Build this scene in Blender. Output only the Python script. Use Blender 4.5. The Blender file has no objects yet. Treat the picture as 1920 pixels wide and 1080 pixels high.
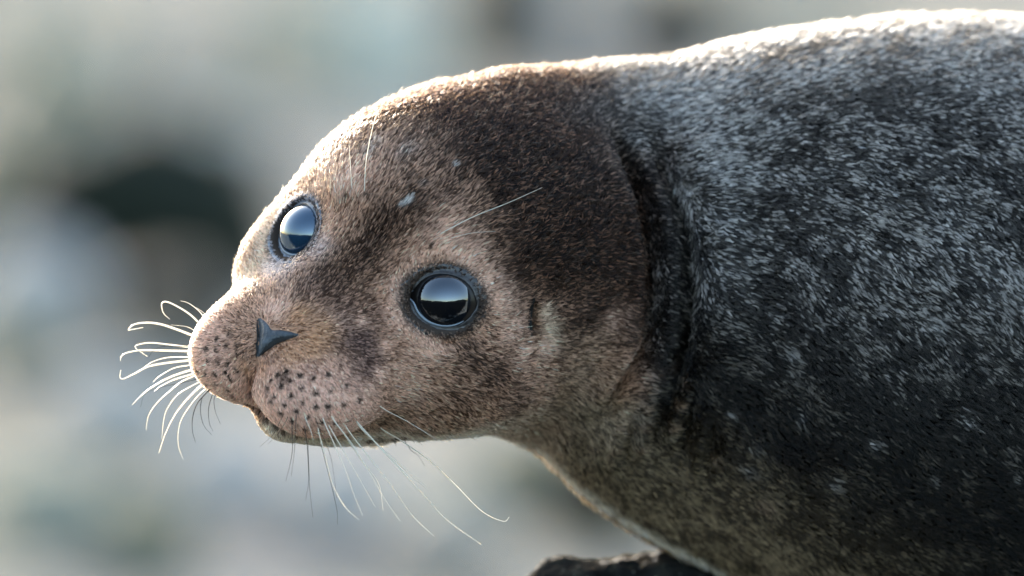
import bpy, math
import numpy as np
from mathutils import Vector, Matrix
from mathutils.bvhtree import BVHTree

RNG = np.random.default_rng(7)
scene = bpy.context.scene
COL = scene.collection

# ---------------------------------------------------------------- camera
S = 0.0003                    # metres per unit; the sculpting unit is 0.3 mm
DIST = 6.0                    # camera to seal
D = DIST / S
CAM_H = 1.62
PITCH = math.radians(6.0)
FRAME_W = 1920 * S
cam_d = bpy.data.cameras.new('camera')
cam = bpy.data.objects.new('camera', cam_d)
COL.objects.link(cam)
cam.location = (0, 0, CAM_H)
cam.rotation_euler = (math.radians(90) - PITCH, 0, 0)
cam_d.sensor_width = 36.0
cam_d.lens = 36.0 * DIST / FRAME_W
cam_d.clip_end = 5000
cam_d.dof.use_dof = True
cam_d.dof.focus_distance = DIST - 0.036
cam_d.dof.aperture_fstop = 3.4
cam_d.dof.aperture_blades = 9
scene.camera = cam

# ---------------------------------------------------------------- sky, sun, exposure
SUN_EL, SUN_AZ = math.radians(12), math.radians(-18)      # behind the seal, a little to the left
w = bpy.data.worlds.new('World')
scene.world = w
w.use_nodes = True
nt = w.node_tree
sky = nt.nodes.new('ShaderNodeTexSky')
sky.sky_type = 'NISHITA'
sky.sun_disc = False
sky.sun_elevation = SUN_EL
sky.sun_rotation = SUN_AZ
sky.air_density = 1.0
sky.dust_density = 2.8
sky.ozone_density = 0.6
bg = nt.nodes['Background']
nt.links.new(sky.outputs[0], bg.inputs[0])
bg.inputs[1].default_value = 0.15
sun_d = bpy.data.lights.new('sun', 'SUN')
sun = bpy.data.objects.new('sun', sun_d)
COL.objects.link(sun)
sun_d.energy = 2.0
sun_d.angle = math.radians(0.53)
sun_d.color = (1.0, 0.985, 0.96)
sdir = Vector((math.sin(SUN_AZ) * math.cos(SUN_EL), math.cos(SUN_AZ) * math.cos(SUN_EL), math.sin(SUN_EL)))
sun.rotation_euler = sdir.to_track_quat('Z', 'Y').to_euler()
scene.view_settings.view_transform = 'Standard'
scene.view_settings.look = 'None'
scene.view_settings.exposure = 2.55
scene.view_settings.gamma = 1.0
scene.view_settings.use_curve_mapping = False
scene.cycles.use_denoising = True
scene.cycles.sample_clamp_indirect = 6.0
scene.cycles.max_bounces = 12
scene.cycles.glossy_bounces = 8
scene.cycles.transmission_bounces = 10
scene.cycles.transparent_max_bounces = 8
scene.cycles.caustics_reflective = False
scene.cycles.caustics_refractive = False

# camera-aligned working frame -> world
WORLD = Matrix.Translation(cam.location) @ Matrix.Rotation(-PITCH, 4, 'X') @ Matrix.Translation((0, DIST, 0)) @ Matrix.Scale(S, 4)
WORLD_U = Matrix.Translation(cam.location) @ Matrix.Rotation(-PITCH, 4, 'X') @ Matrix.Translation((0, DIST, 0))   # metres


def unproj(px, py, y=0.0):
    k = (D + y) / D
    return np.array([(px - 960) * k, y, (540 - py) * k])


def ray_of(px, py):
    o = np.array([0, -D, 0.0])
    d = unproj(px, py, 0) - o
    return o, d / np.linalg.norm(d)


def nrm(v):
    v = np.asarray(v, float)
    return v / np.linalg.norm(v)


def new_mat(name):
    m = bpy.data.materials.new(name); m.use_nodes = True
    return m, m.node_tree, m.node_tree.nodes['Principled BSDF']


def node(nt, kind, **kw):
    n = nt.nodes.new(kind)
    for k, v in kw.items():
        if k.startswith('i_'):
            n.inputs[k[2:]].default_value = v
        else:
            setattr(n, k, v)
    return n


def ramp(nt, fac, stops):
    r = nt.nodes.new('ShaderNodeValToRGB')
    el = r.color_ramp.elements
    while len(el) < len(stops): el.new(0.5)
    for e_, (p, c) in zip(el, stops):
        e_.position = p; e_.color = (*c, 1)
    nt.links.new(fac, r.inputs[0])
    return r.outputs[0]


def vnoise(P, scale, seed=0):
    p = np.asarray(P) / scale + seed * 17.31
    i = np.floor(p).astype(np.int64); f = p - i
    f = f * f * (3 - 2 * f)
    out = 0
    for c in range(8):
        o = np.array([(c >> k) & 1 for k in range(3)])
        j = i + o
        h = (j[:, 0] * 73856093) ^ (j[:, 1] * 19349663) ^ (j[:, 2] * 83492791) ^ (seed * 2654435)
        h = (h ^ (h >> 13)) * 1274126177
        v = ((h ^ (h >> 16)) & 65535) / 65535.0
        out = out + v * np.prod(np.where(o, f, 1 - f), axis=1)
    return out


def fbm(P, scale, seed=0, n=3):
    return sum(vnoise(P, scale / 2 ** k, seed + k) / 2 ** k for k in range(n)) / sum(1 / 2 ** k for k in range(n))


def sm(a, b, x):
    t = np.clip((x - a) / (b - a), 0, 1)
    return t * t * (3 - 2 * t)


def surface_nets(f, lo, hi, h):
    n = np.ceil((np.array(hi) - lo) / h).astype(int) + 1
    ax = [np.float32(lo[i]) + np.float32(h) * np.arange(n[i], dtype=np.float32) for i in range(3)]
    V = np.empty(n, np.float32)
    yy, zz = np.meshgrid(ax[1], ax[2], indexing='ij')
    for i in range(n[0]):
        V[i] = f(np.stack([np.full_like(yy, ax[0][i]), yy, zz], -1).reshape(-1, 3)).reshape(yy.shape)
    neg = V < 0
    cn = tuple(n - 1)
    acc = np.zeros(cn + (3,), np.float32); cnt = np.zeros(cn, np.int32)
    corners = [(a, b, c) for a in (0, 1) for b in (0, 1) for c in (0, 1)]
    sl = lambda o: tuple(slice(o[i], o[i] + cn[i]) for i in range(3))
    for a in range(3):
        for o in corners:
            if o[a]: continue
            o2 = list(o); o2[a] = 1; o2 = tuple(o2)
            va, vb = V[sl(o)], V[sl(o2)]
            m = neg[sl(o)] != neg[sl(o2)]
            t = np.where(m, va / np.where(m, va - vb, 1), 0)
            for i in range(3):
                acc[..., i] += np.where(m, (t if i == a else o[i]), 0)
            cnt += m
    act = cnt > 0
    idx = -np.ones(cn, np.int64); idx[act] = np.arange(act.sum())
    cells = np.argwhere(act)
    verts = (cells + acc[act] / cnt[act][:, None]) * h + np.array(lo)
    quads = []
    for a in range(3):
        b, c = (a + 1) % 3, (a + 2) % 3
        s1 = [slice(1, cn[i]) for i in range(3)]; s1[a] = slice(0, cn[a])
        s2 = list(s1); s2[a] = slice(1, cn[a] + 1)
        na, nb = neg[tuple(s1)], neg[tuple(s2)]
        e = np.argwhere(na != nb)
        fl = na[na != nb]
        g = e.copy(); g[:, b] += 1; g[:, c] += 1
        def at(db, dc):
            k = g.copy(); k[:, b] -= db; k[:, c] -= dc
            return idx[k[:, 0], k[:, 1], k[:, 2]]
        Q = np.stack([at(1, 1), at(0, 1), at(0, 0), at(1, 0)], 1)
        Q[~fl] = Q[~fl][:, ::-1]
        quads.append(Q)
    return verts, np.concatenate(quads)


def mesh_from(name, verts, faces):
    me = bpy.data.meshes.new(name)
    nf, k = faces.shape
    me.vertices.add(len(verts)); me.vertices.foreach_set('co', np.ascontiguousarray(verts, np.float32).ravel())
    me.loops.add(nf * k); me.loops.foreach_set('vertex_index', np.ascontiguousarray(faces, np.int32).ravel())
    me.polygons.add(nf)
    me.polygons.foreach_set('loop_start', np.arange(0, nf * k, k, dtype=np.int32))
    me.polygons.foreach_set('loop_total', np.full(nf, k, np.int32))
    me.update(calc_edges=True); me.validate()
    me.shade_smooth()
    return me


def vertex_normals(V, Q):
    n = np.cross(V[Q[:, 2]] - V[Q[:, 0]], V[Q[:, 3]] - V[Q[:, 1]])
    out = np.zeros_like(V)
    for i in range(4):
        for c in range(3):
            out[:, c] += np.bincount(Q[:, i], n[:, c], len(V))
    return out / (np.linalg.norm(out, axis=1, keepdims=True) + 1e-9)



def link(o, kind=None, label=None, cat=None, group=None):
    if o.name not in COL.objects: COL.objects.link(o)
    if kind: o['kind'] = kind
    if label: o['label'] = label
    if cat: o['category'] = cat
    if group: o['group'] = group
    return o


# ---------------------------------------------------------------- the shore


def ground_mat():
    m, nt, b = new_mat('shingle')
    geo = node(nt, 'ShaderNodeNewGeometry')
    n1 = node(nt, 'ShaderNodeTexNoise', i_Scale=2.3, i_Detail=4.0)
    n2 = node(nt, 'ShaderNodeTexNoise', i_Scale=9.0, i_Detail=6.0)
    vo = node(nt, 'ShaderNodeTexVoronoi', i_Scale=16.0)
    for n_ in (n1, n2, vo): nt.links.new(geo.outputs['Position'], n_.inputs['Vector'])
    pale = ramp(nt, n1.outputs[0], [(0.30, (0.16, 0.165, 0.132)), (0.45, (0.235, 0.235, 0.20)), (0.56, (0.27, 0.262, 0.245)), (0.72, (0.31, 0.28, 0.245))])
    mixp = node(nt, 'ShaderNodeMix', data_type='RGBA', blend_type='MULTIPLY')
    mixp.inputs[0].default_value = 0.6
    nt.links.new(pale, mixp.inputs[6]); nt.links.new(ramp(nt, vo.outputs['Color'], [(0.0, (0.55, 0.55, 0.55)), (1.0, (1.25, 1.22, 1.2))]), mixp.inputs[7])
    weed = ramp(nt, n2.outputs[0], [(0.3, (0.004, 0.005, 0.0035)), (0.7, (0.013, 0.012, 0.008))])
    # unseen foreshore: weed made up to keep eye reflections and lower body dark
    sep = node(nt, 'ShaderNodeSeparateXYZ'); nt.links.new(geo.outputs['Position'], sep.inputs[0])
    ad = node(nt, 'ShaderNodeMath', operation='MULTIPLY_ADD'); nt.links.new(n1.outputs[0], ad.inputs[0]); ad.inputs[1].default_value = 2.0
    nt.links.new(sep.outputs['Y'], ad.inputs[2])
    mr = node(nt, 'ShaderNodeMapRange'); nt.links.new(ad.outputs[0], mr.inputs[0])
    mr.inputs[1].default_value = 6.2; mr.inputs[2].default_value = 6.8
    mx = node(nt, 'ShaderNodeMix', data_type='RGBA')
    nt.links.new(mr.outputs[0], mx.inputs[0]); nt.links.new(weed, mx.inputs[6]); nt.links.new(mixp.outputs[2], mx.inputs[7])
    nt.links.new(mx.outputs[2], b.inputs['Base Color'])
    b.inputs['Roughness'].default_value = 0.9
    b.inputs['Specular IOR Level'].default_value = 0.0
    bp = node(nt, 'ShaderNodeBump', i_Strength=0.8, i_Distance=0.03)
    nt.links.new(vo.outputs['Distance'], bp.inputs['Height']); nt.links.new(bp.outputs[0], b.inputs['Normal'])
    return m


def ring_sheet(name, radii, n, height, c=(0, 8.0)):
    th = np.arange(n) * 2 * np.pi / n
    vs = [np.array([[c[0], c[1], 0.0]])]
    R, TH = np.meshgrid(radii, th, indexing='ij')
    X, Y = c[0] + R * np.cos(TH), c[1] + R * np.sin(TH)
    vs = np.stack([X, Y, height(X, Y)], -1).reshape(-1, 3)
    r = len(radii)
    i, j = np.meshgrid(np.arange(r - 1), np.arange(n), indexing='ij'); j2 = (j + 1) % n
    F = np.stack([i * n + j, (i + 1) * n + j, (i + 1) * n + j2, i * n + j2], -1).reshape(-1, 4)
    return mesh_from(name, vs, F)


def ground_h(X, Y):
    P = np.stack([X.ravel(), Y.ravel(), np.zeros(X.size)], 1)
    near = np.exp(-(np.hypot(X, Y - 14) / 30) ** 2)
    return ((fbm(P, 1.7, 41, 3) - 0.5).reshape(X.shape) * 0.10 * near)


g = bpy.data.objects.new('ground', ring_sheet('ground', np.concatenate([np.linspace(0.02, 26, 130), [30, 40, 60, 100, 200, 500, 1500, 4000]]), 200, ground_h))
g.data.materials.append(ground_mat()); link(g, 'structure')


def hill_mesh():
    n, r = 160, 14
    az = np.linspace(math.radians(168), math.radians(372), n)
    out = []
    for k in range(r):
        t = k / (r - 1)
        rad = 90 + 240 * t
        X, Y = rad * np.cos(az), rad * np.sin(az)
        P = np.stack([X, Y, np.zeros(n)], 1)
        edge = sm(0, 0.12, np.linspace(0, 1, n)) * sm(1, 0.88, np.linspace(0, 1, n))
        prof = math.sin(min(1, t / 0.6) * math.pi / 2) if t < 0.6 else math.cos((t - 0.6) / 0.4 * math.pi / 2)
        Z = (5 + 40 * fbm(P, 90, 51, 3) + 7.0 * (fbm(P, 9, 55, 2) - 0.5)) * prof * edge - 0.5
        out.append(np.stack([X, Y, Z], 1))
    G = np.array(out)
    i, j = np.meshgrid(np.arange(r - 1), np.arange(n - 1), indexing='ij')
    F = np.stack([i * n + j, i * n + j + 1, (i + 1) * n + j + 1, (i + 1) * n + j], -1).reshape(-1, 4)[:, ::-1]
    return mesh_from('hills', G.reshape(-1, 3), F)


hills = bpy.data.objects.new('hills', hill_mesh())
m, nt, b = new_mat('moor')
geo = node(nt, 'ShaderNodeNewGeometry'); n1 = node(nt, 'ShaderNodeTexNoise', i_Scale=0.15, i_Detail=6.0)
nt.links.new(geo.outputs['Position'], n1.inputs['Vector'])
nt.links.new(ramp(nt, n1.outputs[0], [(0.3, (0.004, 0.006, 0.0035)), (0.7, (0.014, 0.014, 0.009))]), b.inputs['Base Color'])
b.inputs['Roughness'].default_value = 0.95
b.inputs['Specular IOR Level'].default_value = 0.05
hills.data.materials.append(m); link(hills, 'structure')


def stone_mat(name, c1, c2, c3, rough=0.8):
    m, nt, b = new_mat(name)
    tc = node(nt, 'ShaderNodeTexCoord')
    n1 = node(nt, 'ShaderNodeTexNoise', i_Scale=7.0, i_Detail=8.0, i_Roughness=0.65)
    n2 = node(nt, 'ShaderNodeTexNoise', i_Scale=45.0, i_Detail=5.0)
    for n_ in (n1, n2): nt.links.new(tc.outputs['Object'], n_.inputs['Vector'])
    nt.links.new(ramp(nt, n1.outputs[0], [(0.3, c1), (0.5, c2), (0.72, c3)]), b.inputs['Base Color'])
    bp = node(nt, 'ShaderNodeBump', i_Strength=0.7, i_Distance=0.012)
    nt.links.new(n2.outputs[0], bp.inputs['Height']); nt.links.new(bp.outputs[0], b.inputs['Normal'])
    b.inputs['Roughness'].default_value = rough
    b.inputs['Specular IOR Level'].default_value = 0.15
    return m


STONE = dict(
    pale=stone_mat('pale_stone', (0.35, 0.365, 0.31), (0.43, 0.45, 0.395), (0.49, 0.51, 0.455)),
    pink=stone_mat('pinkish_stone', (0.32, 0.285, 0.24), (0.385, 0.345, 0.295), (0.43, 0.395, 0.34)),
    blue=stone_mat('blue_grey_stone', (0.32, 0.308, 0.292), (0.395, 0.38, 0.36), (0.46, 0.445, 0.425)),
    grey=stone_mat('mid_grey_stone', (0.20, 0.21, 0.172), (0.265, 0.28, 0.235), (0.315, 0.33, 0.28)),
    olive=stone_mat('olive_weed_stone', (0.08, 0.09, 0.056), (0.125, 0.138, 0.092), (0.175, 0.19, 0.13)),
    weed=stone_mat('dark_weed_stone', (0.005, 0.009, 0.006), (0.010, 0.015, 0.010), (0.022, 0.026, 0.018), 0.8),
    brown=stone_mat('brown_stone', (0.03, 0.03, 0.025), (0.055, 0.054, 0.046), (0.085, 0.083, 0.07)),
)


def ico(n):
    import bmesh
    bm = bmesh.new(); bmesh.ops.create_icosphere(bm, subdivisions=n, radius=1)
    v = np.array([x.co[:] for x in bm.verts]); f = np.array([[y.index for y in x.verts] for x in bm.faces]); bm.free()
    return v, f


ICO_V, ICO_F = ico(4)


def boulder(px, base, wpx, hpx, kind, label, cat='boulder', seed=0, back=0.0):
    ang = PITCH + math.atan((base - 540) * S / DIST)
    y = CAM_H / math.tan(ang) + back
    k = S / DIST * math.hypot(y, CAM_H)
    x = (px - 960) * k
    rx, rz = wpx * k / 2, hpx * k * 0.62
    ry = rx * RNG.uniform(0.7, 0.95)
    v = ICO_V
    d = 1 + 0.55 * (fbm(v + 10 * seed, 0.95, 60 + seed, 3) - 0.5)[:, None] + 0.10 * (fbm(v, 0.22, 80 + seed, 2) - 0.5)[:, None]
    # flat facets broken off the stone
    v = v * d
    for i in range(5):
        nn = nrm(RNG.normal(size=3)); c = RNG.uniform(0.66, 0.85)
        ex = np.maximum(v @ nn - c, 0)
        v = v - 0.85 * ex[:, None] * nn
    v = v * np.array([rx, ry, rz])
    me = mesh_from('boulder', v, ICO_F)
    me.materials.append(STONE[kind])
    o = bpy.data.objects.new('boulder' if cat == 'boulder' else 'weed_covered_rock', me)
    o.location = (x, y + ry * 0.6, rz * 0.62)
    o.rotation_euler = (0, 0, RNG.uniform(-0.3, 0.3))
    return link(o, None, label, cat, 'blurred stones on the shore behind the seal')



BOULDERS = [  # picture x, foot of the stone, width, height, stone, label
    (262, 550, 540, 340, 'weed', 'blackish green weed-covered rock, darkest blurred patch left of the seal face', 'weedy rock'),
    (430, 560, 270, 230, 'weed', 'dark grey-green weedy rock touching the seal cheek outline', 'weedy rock'),
    (330, 650, 300, 140, 'brown', 'dull brown rock just above the upper far whiskers', 'boulder'),
    (950, 150, 220, 300, 'brown', 'narrow dark green-brown rock above the back of the seal head', 'boulder'),
    (1260, 130, 280, 220, 'brown', 'dark brown-grey rock above the seal neck at the top edge', 'boulder'),
    (1085, 90, 170, 140, 'blue', 'blue-grey stone between two dark rocks above the nape', 'boulder'),
    (1490, 40, 260, 90, 'grey', 'grey stone above the seal shoulder at the top edge', 'boulder'),
    (1130, 1010, 260, 190, 'weed', 'dark grey-green rock under the seal throat', 'boulder'),
    (985, 940, 190, 120, 'olive', 'olive stone below the seal jaw beside its throat', 'boulder'),
    (45, 250, 150, 150, 'olive', 'olive weed-tinted stone at the left edge of the picture', 'boulder'),
    (20, 120, 120, 150, 'grey', 'mid grey stone in the upper left corner', 'boulder'),
    (25, 730, 150, 120, 'olive', 'dull olive stone low at the left edge', 'boulder'),
    (730, 200, 210, 260, 'pale', 'very pale tall stone above the seal forehead', 'boulder'),
    (560, 170, 150, 170, 'grey', 'grey-green stone left of the palest stone', 'boulder'),
    (375, 185, 170, 190, 'pink', 'pinkish beige stone high in the left half', 'boulder'),
    (180, 150, 170, 170, 'grey', 'mid-tone grey stone in the upper left', 'boulder'),
    (190, 270, 180, 120, 'grey', 'beige-grey stone just above the darkest weedy rock', 'boulder'),
    (385, 320, 150, 130, 'pale', 'pale stone between the dark weedy rock and the forehead', 'boulder'),
    (505, 330, 110, 110, 'blue', 'small blue-grey stone touching the outline of the forehead', 'boulder'),
    (-60, 500, 170, 230, 'olive', 'olive-grey stone cut by the left edge beside the dark weedy rock', 'boulder'),
    (560, 60, 200, 110, 'grey', 'grey stone at the top edge above the palest stone', 'boulder'),
    (70, 650, 260, 210, 'blue', 'large pale blue-grey stone at the left edge', 'boulder'),
    (210, 830, 280, 150, 'blue', 'broad bluish stone beneath the far whiskers', 'boulder'),
    (80, 1010, 240, 150, 'grey', 'mid grey stone in the lower left corner', 'boulder'),
    (270, 1060, 220, 120, 'olive', 'greenish stone at the bottom edge left of centre', 'boulder'),
    (420, 960, 260, 150, 'blue', 'lilac-grey stone below the chin', 'boulder'),
    (640, 1000, 240, 170, 'blue', 'pale bluish stone beneath the near whiskers', 'boulder'),
    (850, 1060, 230, 140, 'pink', 'pinkish pale stone at the bottom edge under the jaw', 'boulder'),
]
for i_, row in enumerate(BOULDERS):
    boulder(*row[:5], row[5], row[6], seed=i_)

# the rock that carries the seal
ROCK = [((700, 760, -2180), (2050, 1500, 1440)), ((102, 480, -776), (148, 140, 257)), ((315, 500, -800), (190, 150, 290)), ((212, 470, -800), (200, 150, 278)), ((-100, 700, -1190), (330, 300, 380))]


def rock_sdf(P):
    P = np.asarray(P, np.float32); d = None
    for k, (c, r) in enumerate(ROCK):
        q = (P - np.asarray(c, np.float32)) / np.asarray(r, np.float32)
        k0 = np.sqrt((q * q).sum(-1)) + 1e-6; q = q / np.asarray(r, np.float32)
        e = k0 * (k0 - 1) / (np.sqrt((q * q).sum(-1)) + 1e-9)
        if d is None: d = e
        else:
            h = np.clip(0.5 + 0.5 * (e - d) / 60, 0, 1); d = e + (d - e) * h - 60 * h * (1 - h)
    return d


RC, RA = np.array([210.0, 460, -560]), 170.0          # the grid is finest where the rock shows


def rock_warp(U):
    return RC + RA * np.sinh(U / RA)


def rock_full(U):
    P = rock_warp(np.asarray(U, np.float64))
    far = np.linalg.norm(P - RC, axis=1)
    amp = sm(1500, 200, far)
    n = 34 * (fbm(P, 110, 71, 2) - 0.5) + amp * (16 * (np.abs(fbm(P, 46, 75, 2) - 0.5) * 2 - 0.4) + 9 * (fbm(P, 13, 78, 2) - 0.5)) + sm(300, 1500, far) * 260 * (fbm(P, 600, 79, 2) - 0.5)
    return ((rock_sdf(P) + n) / np.cosh(np.abs(U / RA).max(1))).astype(np.float32)


un = lambda v: RA * np.arcsinh((np.array(v, float) - RC) / RA)
rv, rq = surface_nets(rock_full, un([-1600, -1000, -3900]), un([3000, 2500, -380]), 6.5)
rock_me = mesh_from('rock', rock_warp(rv) * S, rq)
rock = bpy.data.objects.new('rock', rock_me)
rock.matrix_world = WORLD_U
m, nt, b = new_mat('wet_basalt')
tc = node(nt, 'ShaderNodeTexCoord')
n1 = node(nt, 'ShaderNodeTexNoise', i_Scale=60.0, i_Detail=8.0, i_Roughness=0.7)
n2 = node(nt, 'ShaderNodeTexNoise', i_Scale=260.0, i_Detail=6.0)
n3 = node(nt, 'ShaderNodeTexNoise', i_Scale=110.0, i_Detail=6.0, i_Roughness=0.75)
for n_ in (n1, n2, n3): nt.links.new(tc.outputs['Object'], n_.inputs['Vector'])
base = ramp(nt, n1.outputs[0], [(0.35, (0.004, 0.0045, 0.005)), (0.52, (0.011, 0.012, 0.012)), (0.70, (0.042, 0.042, 0.034))])
lich = node(nt, 'ShaderNodeMix', data_type='RGBA')
nt.links.new(ramp(nt, n3.outputs[0], [(0.60, (0, 0, 0)), (0.68, (1, 1, 1))]), lich.inputs[0])
nt.links.new(base, lich.inputs[6]); lich.inputs[7].default_value = (0.07, 0.07, 0.048, 1)
nt.links.new(lich.outputs[2], b.inputs['Base Color'])
bp = node(nt, 'ShaderNodeBump', i_Strength=0.9, i_Distance=0.003)
nt.links.new(n2.outputs[0], bp.inputs['Height']); nt.links.new(bp.outputs[0], b.inputs['Normal'])
b.inputs['Roughness'].default_value = 0.85
b.inputs['Specular IOR Level'].default_value = 0.12
rock_me.materials.append(m)
link(rock, None, 'black lumpy rock with small pale specks under the seal throat', 'rock')
print('rock', len(rv))


def barnacles():
    """small limpet-like cones dotted over the top of the rock"""
    P = rock_warp(rv); N = vertex_normals(P, rq)
    ok = np.nonzero((np.linalg.norm(P - np.array([200, 400, -560]), axis=1) < 330) & (N[:, 1] < 0.35) & (P[:, 2] > -760))[0]
    pick = RNG.choice(ok, 130, replace=False)
    vs, fs = [], []
    th = np.arange(7) * 2 * np.pi / 7
    for k in pick:
        n = N[k]; a = nrm(np.cross(n, [0.3, 0.2, 0.9])); b_ = np.cross(n, a)
        r = RNG.uniform(0.8, 1.9)
        base_i = len(vs) * 7
        for rr, hh in ((1.0, -0.3), (0.72, 0.55), (0.42, 0.8), (0.2, 0.45)):
            vs.append(P[k] + n * hh * r + (np.cos(th)[:, None] * a + np.sin(th)[:, None] * b_) * rr * r)
        for q in range(3):
            for c in range(7):
                c2 = (c + 1) % 7
                fs.append((base_i + q * 7 + c, base_i + q * 7 + c2, base_i + q * 7 + 7 + c2, base_i + q * 7 + 7 + c))
    me = mesh_from('barnacles', np.concatenate(vs) * S, np.array(fs))
    me.materials.append(STONE['grey'])
    o = bpy.data.objects.new('barnacles', me); COL.objects.link(o); o.parent = rock; o['kind'] = 'stuff'


barnacles()

# ---------------------------------------------------------------- the seal's form
HR = nrm((0.722, -0.597, -0.351))
HF = nrm((-0.69, -0.664, -0.287))
HF = nrm(HF - HR * HF.dot(HR))
HU = -np.cross(HR, HF)
HM = np.array([694 - 960, 0, 540 - 492], float)          # point midway between the eyes
HB = np.stack([HF, HR, HU])                              # rows: forward, sideways, up


def hp(f, r, u):
    return HM + f * HF + r * HR + u * HU


def smin(a, b, k):
    h = np.clip(0.5 + 0.5 * (b - a) / k, 0, 1)
    return b + (a - b) * h - k * h * (1 - h)


def ell(q, c, r):
    p = (q - np.asarray(c, np.float32)) / np.asarray(r, np.float32)
    k0 = np.sqrt((p * p).sum(-1)) + 1e-6
    p2 = p / np.asarray(r, np.float32)
    k1 = np.sqrt((p2 * p2).sum(-1)) + 1e-9
    return k0 * (k0 - 1) / k1


def cone(q, a, b, ra, rb):
    a = np.asarray(a, np.float32); b = np.asarray(b, np.float32)
    ab = b - a
    t = np.clip(((q - a) @ ab) / (ab @ ab), 0, 1)
    dv = q - a - t[..., None] * ab
    return np.sqrt((dv * dv).sum(-1)) - (ra + t * (rb - ra))


# head masses in head coordinates (forward, sideways, up)
HEAD = [
    # centre, radii, blend
    ((-190, 0, 3), (300, 280, 252), 0),
    ((-345, 0, 26), (240, 230, 214), 70),
    ((-330, 100, -30), (225, 215, 225), 60),
    ((-330, -100, -30), (225, 215, 225), 60),
    ((-255, 110, -165), (210, 200, 195), 60),
    ((-255, -110, -165), (210, 200, 195), 60),
    ((0, 160, -80), (150, 118, 120), 90),
    ((0, -160, -80), (150, 118, 120), 90),
    ((-90, 140, -180), (190, 140, 130), 80),
    ((-90, -140, -180), (190, 140, 130), 80),
    ((-100, 0, -235), (230, 165, 110), 80),
    ((40, 0, -25), (130, 140, 92), 70),
]
# neck and body sections: x, upper contour, lower contour (picture), depth of the axis, depth radius factor
BODY = [
    (860, 260, 770, 300, 0.72),
    (930, 160, 812, 330, 0.80),
    (1000, 124, 845, 370, 0.86),
    (1100, 105, 938, 420, 0.90),
    (1250, 92, 1034, 480, 0.88),
    (1400, 57, 1112, 530, 0.95),
    (1550, 33, 1178, 560, 1.0),
    (1750, 15, 1240, 590, 1.0),
    (1950, 22, 1275, 610, 1.0),
    (2200, 75, 1290, 630, 1.0),
    (2600, 260, 1295, 650, 1.0),
    (3100, 560, 1290, 670, 1.0),
    (3700, 900, 1270, 690, 1.0),
    (4300, 1110, 1250, 700, 1.3),
]


def body_tables():
    xs, zc, rz, yc, ry = [], [], [], [], []
    for x, t, b, y, f in BODY:
        k = (D + y) / D
        xs.append((x - 960) * k)
        zt, zb = (540 - t - 16) * k, (540 - b + 4) * k          # room for the fur
        zc.append((zt + zb) / 2); rz.append((zt - zb) / 2)
        yc.append(y); ry.append((zt - zb) / 2 * f)
    return [np.array(v) for v in (xs, zc, rz, yc, ry)]


BT = body_tables()


def hermite(x, xs, ys):
    m = np.gradient(ys, xs)
    i = np.clip(np.searchsorted(xs, x) - 1, 0, len(xs) - 2)
    h = xs[i + 1] - xs[i]
    t = np.clip((x - xs[i]) / h, 0, 1)
    t2, t3 = t * t, t * t * t
    return ((2 * t3 - 3 * t2 + 1) * ys[i] + (t3 - 2 * t2 + t) * h * m[i] + (-2 * t3 + 3 * t2) * ys[i + 1] + (t3 - t2) * h * m[i + 1])


def sdf(P):
    """P (N,3) in working units."""
    P = np.asarray(P, np.float32)
    q = ((P - HM) @ HB.T).astype(np.float32)
    d = None
    for c, r, k in HEAD:
        e = ell(q, c, r)
        d = e if d is None else smin(d, e, k)
    # snout bridge, muzzle pads, nose, chin
    d = smin(d, cone(q, (40, 0, -45), (200, 0, -100), 122, 78), 60)
    d = smin(d, ell(q, (150, 0, -125), (125, 165, 100)), 80)
    pads = smin(ell(q, (217, 92, -152), (118, 104, 89)), ell(q, (217, -92, -152), (118, 104, 89)), 15)
    d = smin(d, pads, 75)
    d = smin(d, cone(q, (215, 0, -95), (275, 0, -100), 62, 40), 24)
    chin = smin(cone(q, (200, 0, -241), (0, 0, -252), 61, 120), ell(q, (60, 0, -215), (170, 160, 110)), 40)
    d = smin(d, chin, 26)
    # body
    x = P[..., 0].astype(np.float64)
    zc, rz, yc, ry = (hermite(x, BT[0], v) for v in BT[1:])
    dy, dz = (P[..., 1] - yc) / ry, (P[..., 2] - zc) / rz
    rr = np.sqrt(dy * dy + dz * dz)
    b = ((rr - 1) * np.minimum(rz, ry) * 0.9).astype(np.float32)
    x0, x1 = BT[0][0], BT[0][-1]
    b = np.maximum(b, np.maximum(x0 - x, x - x1).astype(np.float32))
    kk = np.clip((np.abs(P[..., 2] - 30) - 200) / 200, 0, 1)
    d = smin(d, b, 32 + 75 * kk * kk * (3 - 2 * kk))
    return d


def grad(f, P, e=2.0):
    g = np.empty_like(P)
    for i in range(3):
        o = np.zeros(3); o[i] = e
        g[:, i] = (f(P + o) - f(P - o)) / (2 * e)
    return g


def project(f, P, it=3):
    for _ in range(it):
        d = f(P); g = grad(f, P)
        P = P - (np.clip(d, -12, 12) / np.maximum((g * g).sum(1), 0.2))[:, None] * g
    return P


def subdivide(V, Q):
    """each quad into four"""
    e = np.concatenate([np.sort(Q[:, [i, (i + 1) % 4]], 1) for i in range(4)])
    ue, inv = np.unique(e[:, 0] * np.int64(len(V)) + e[:, 1], return_inverse=True)
    ev = np.stack([ue // len(V), ue % len(V)], 1)
    em = V[ev].mean(1); fm = V[Q].mean(1)
    nV = np.concatenate([V, em, fm]); n = len(Q)
    E = [inv[i * n:(i + 1) * n] + len(V) for i in range(4)]
    F = np.arange(n) + len(V) + len(em)
    return nV, np.concatenate([np.stack([Q[:, i], E[i], F, E[i - 1]], 1) for i in range(4)])


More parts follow.
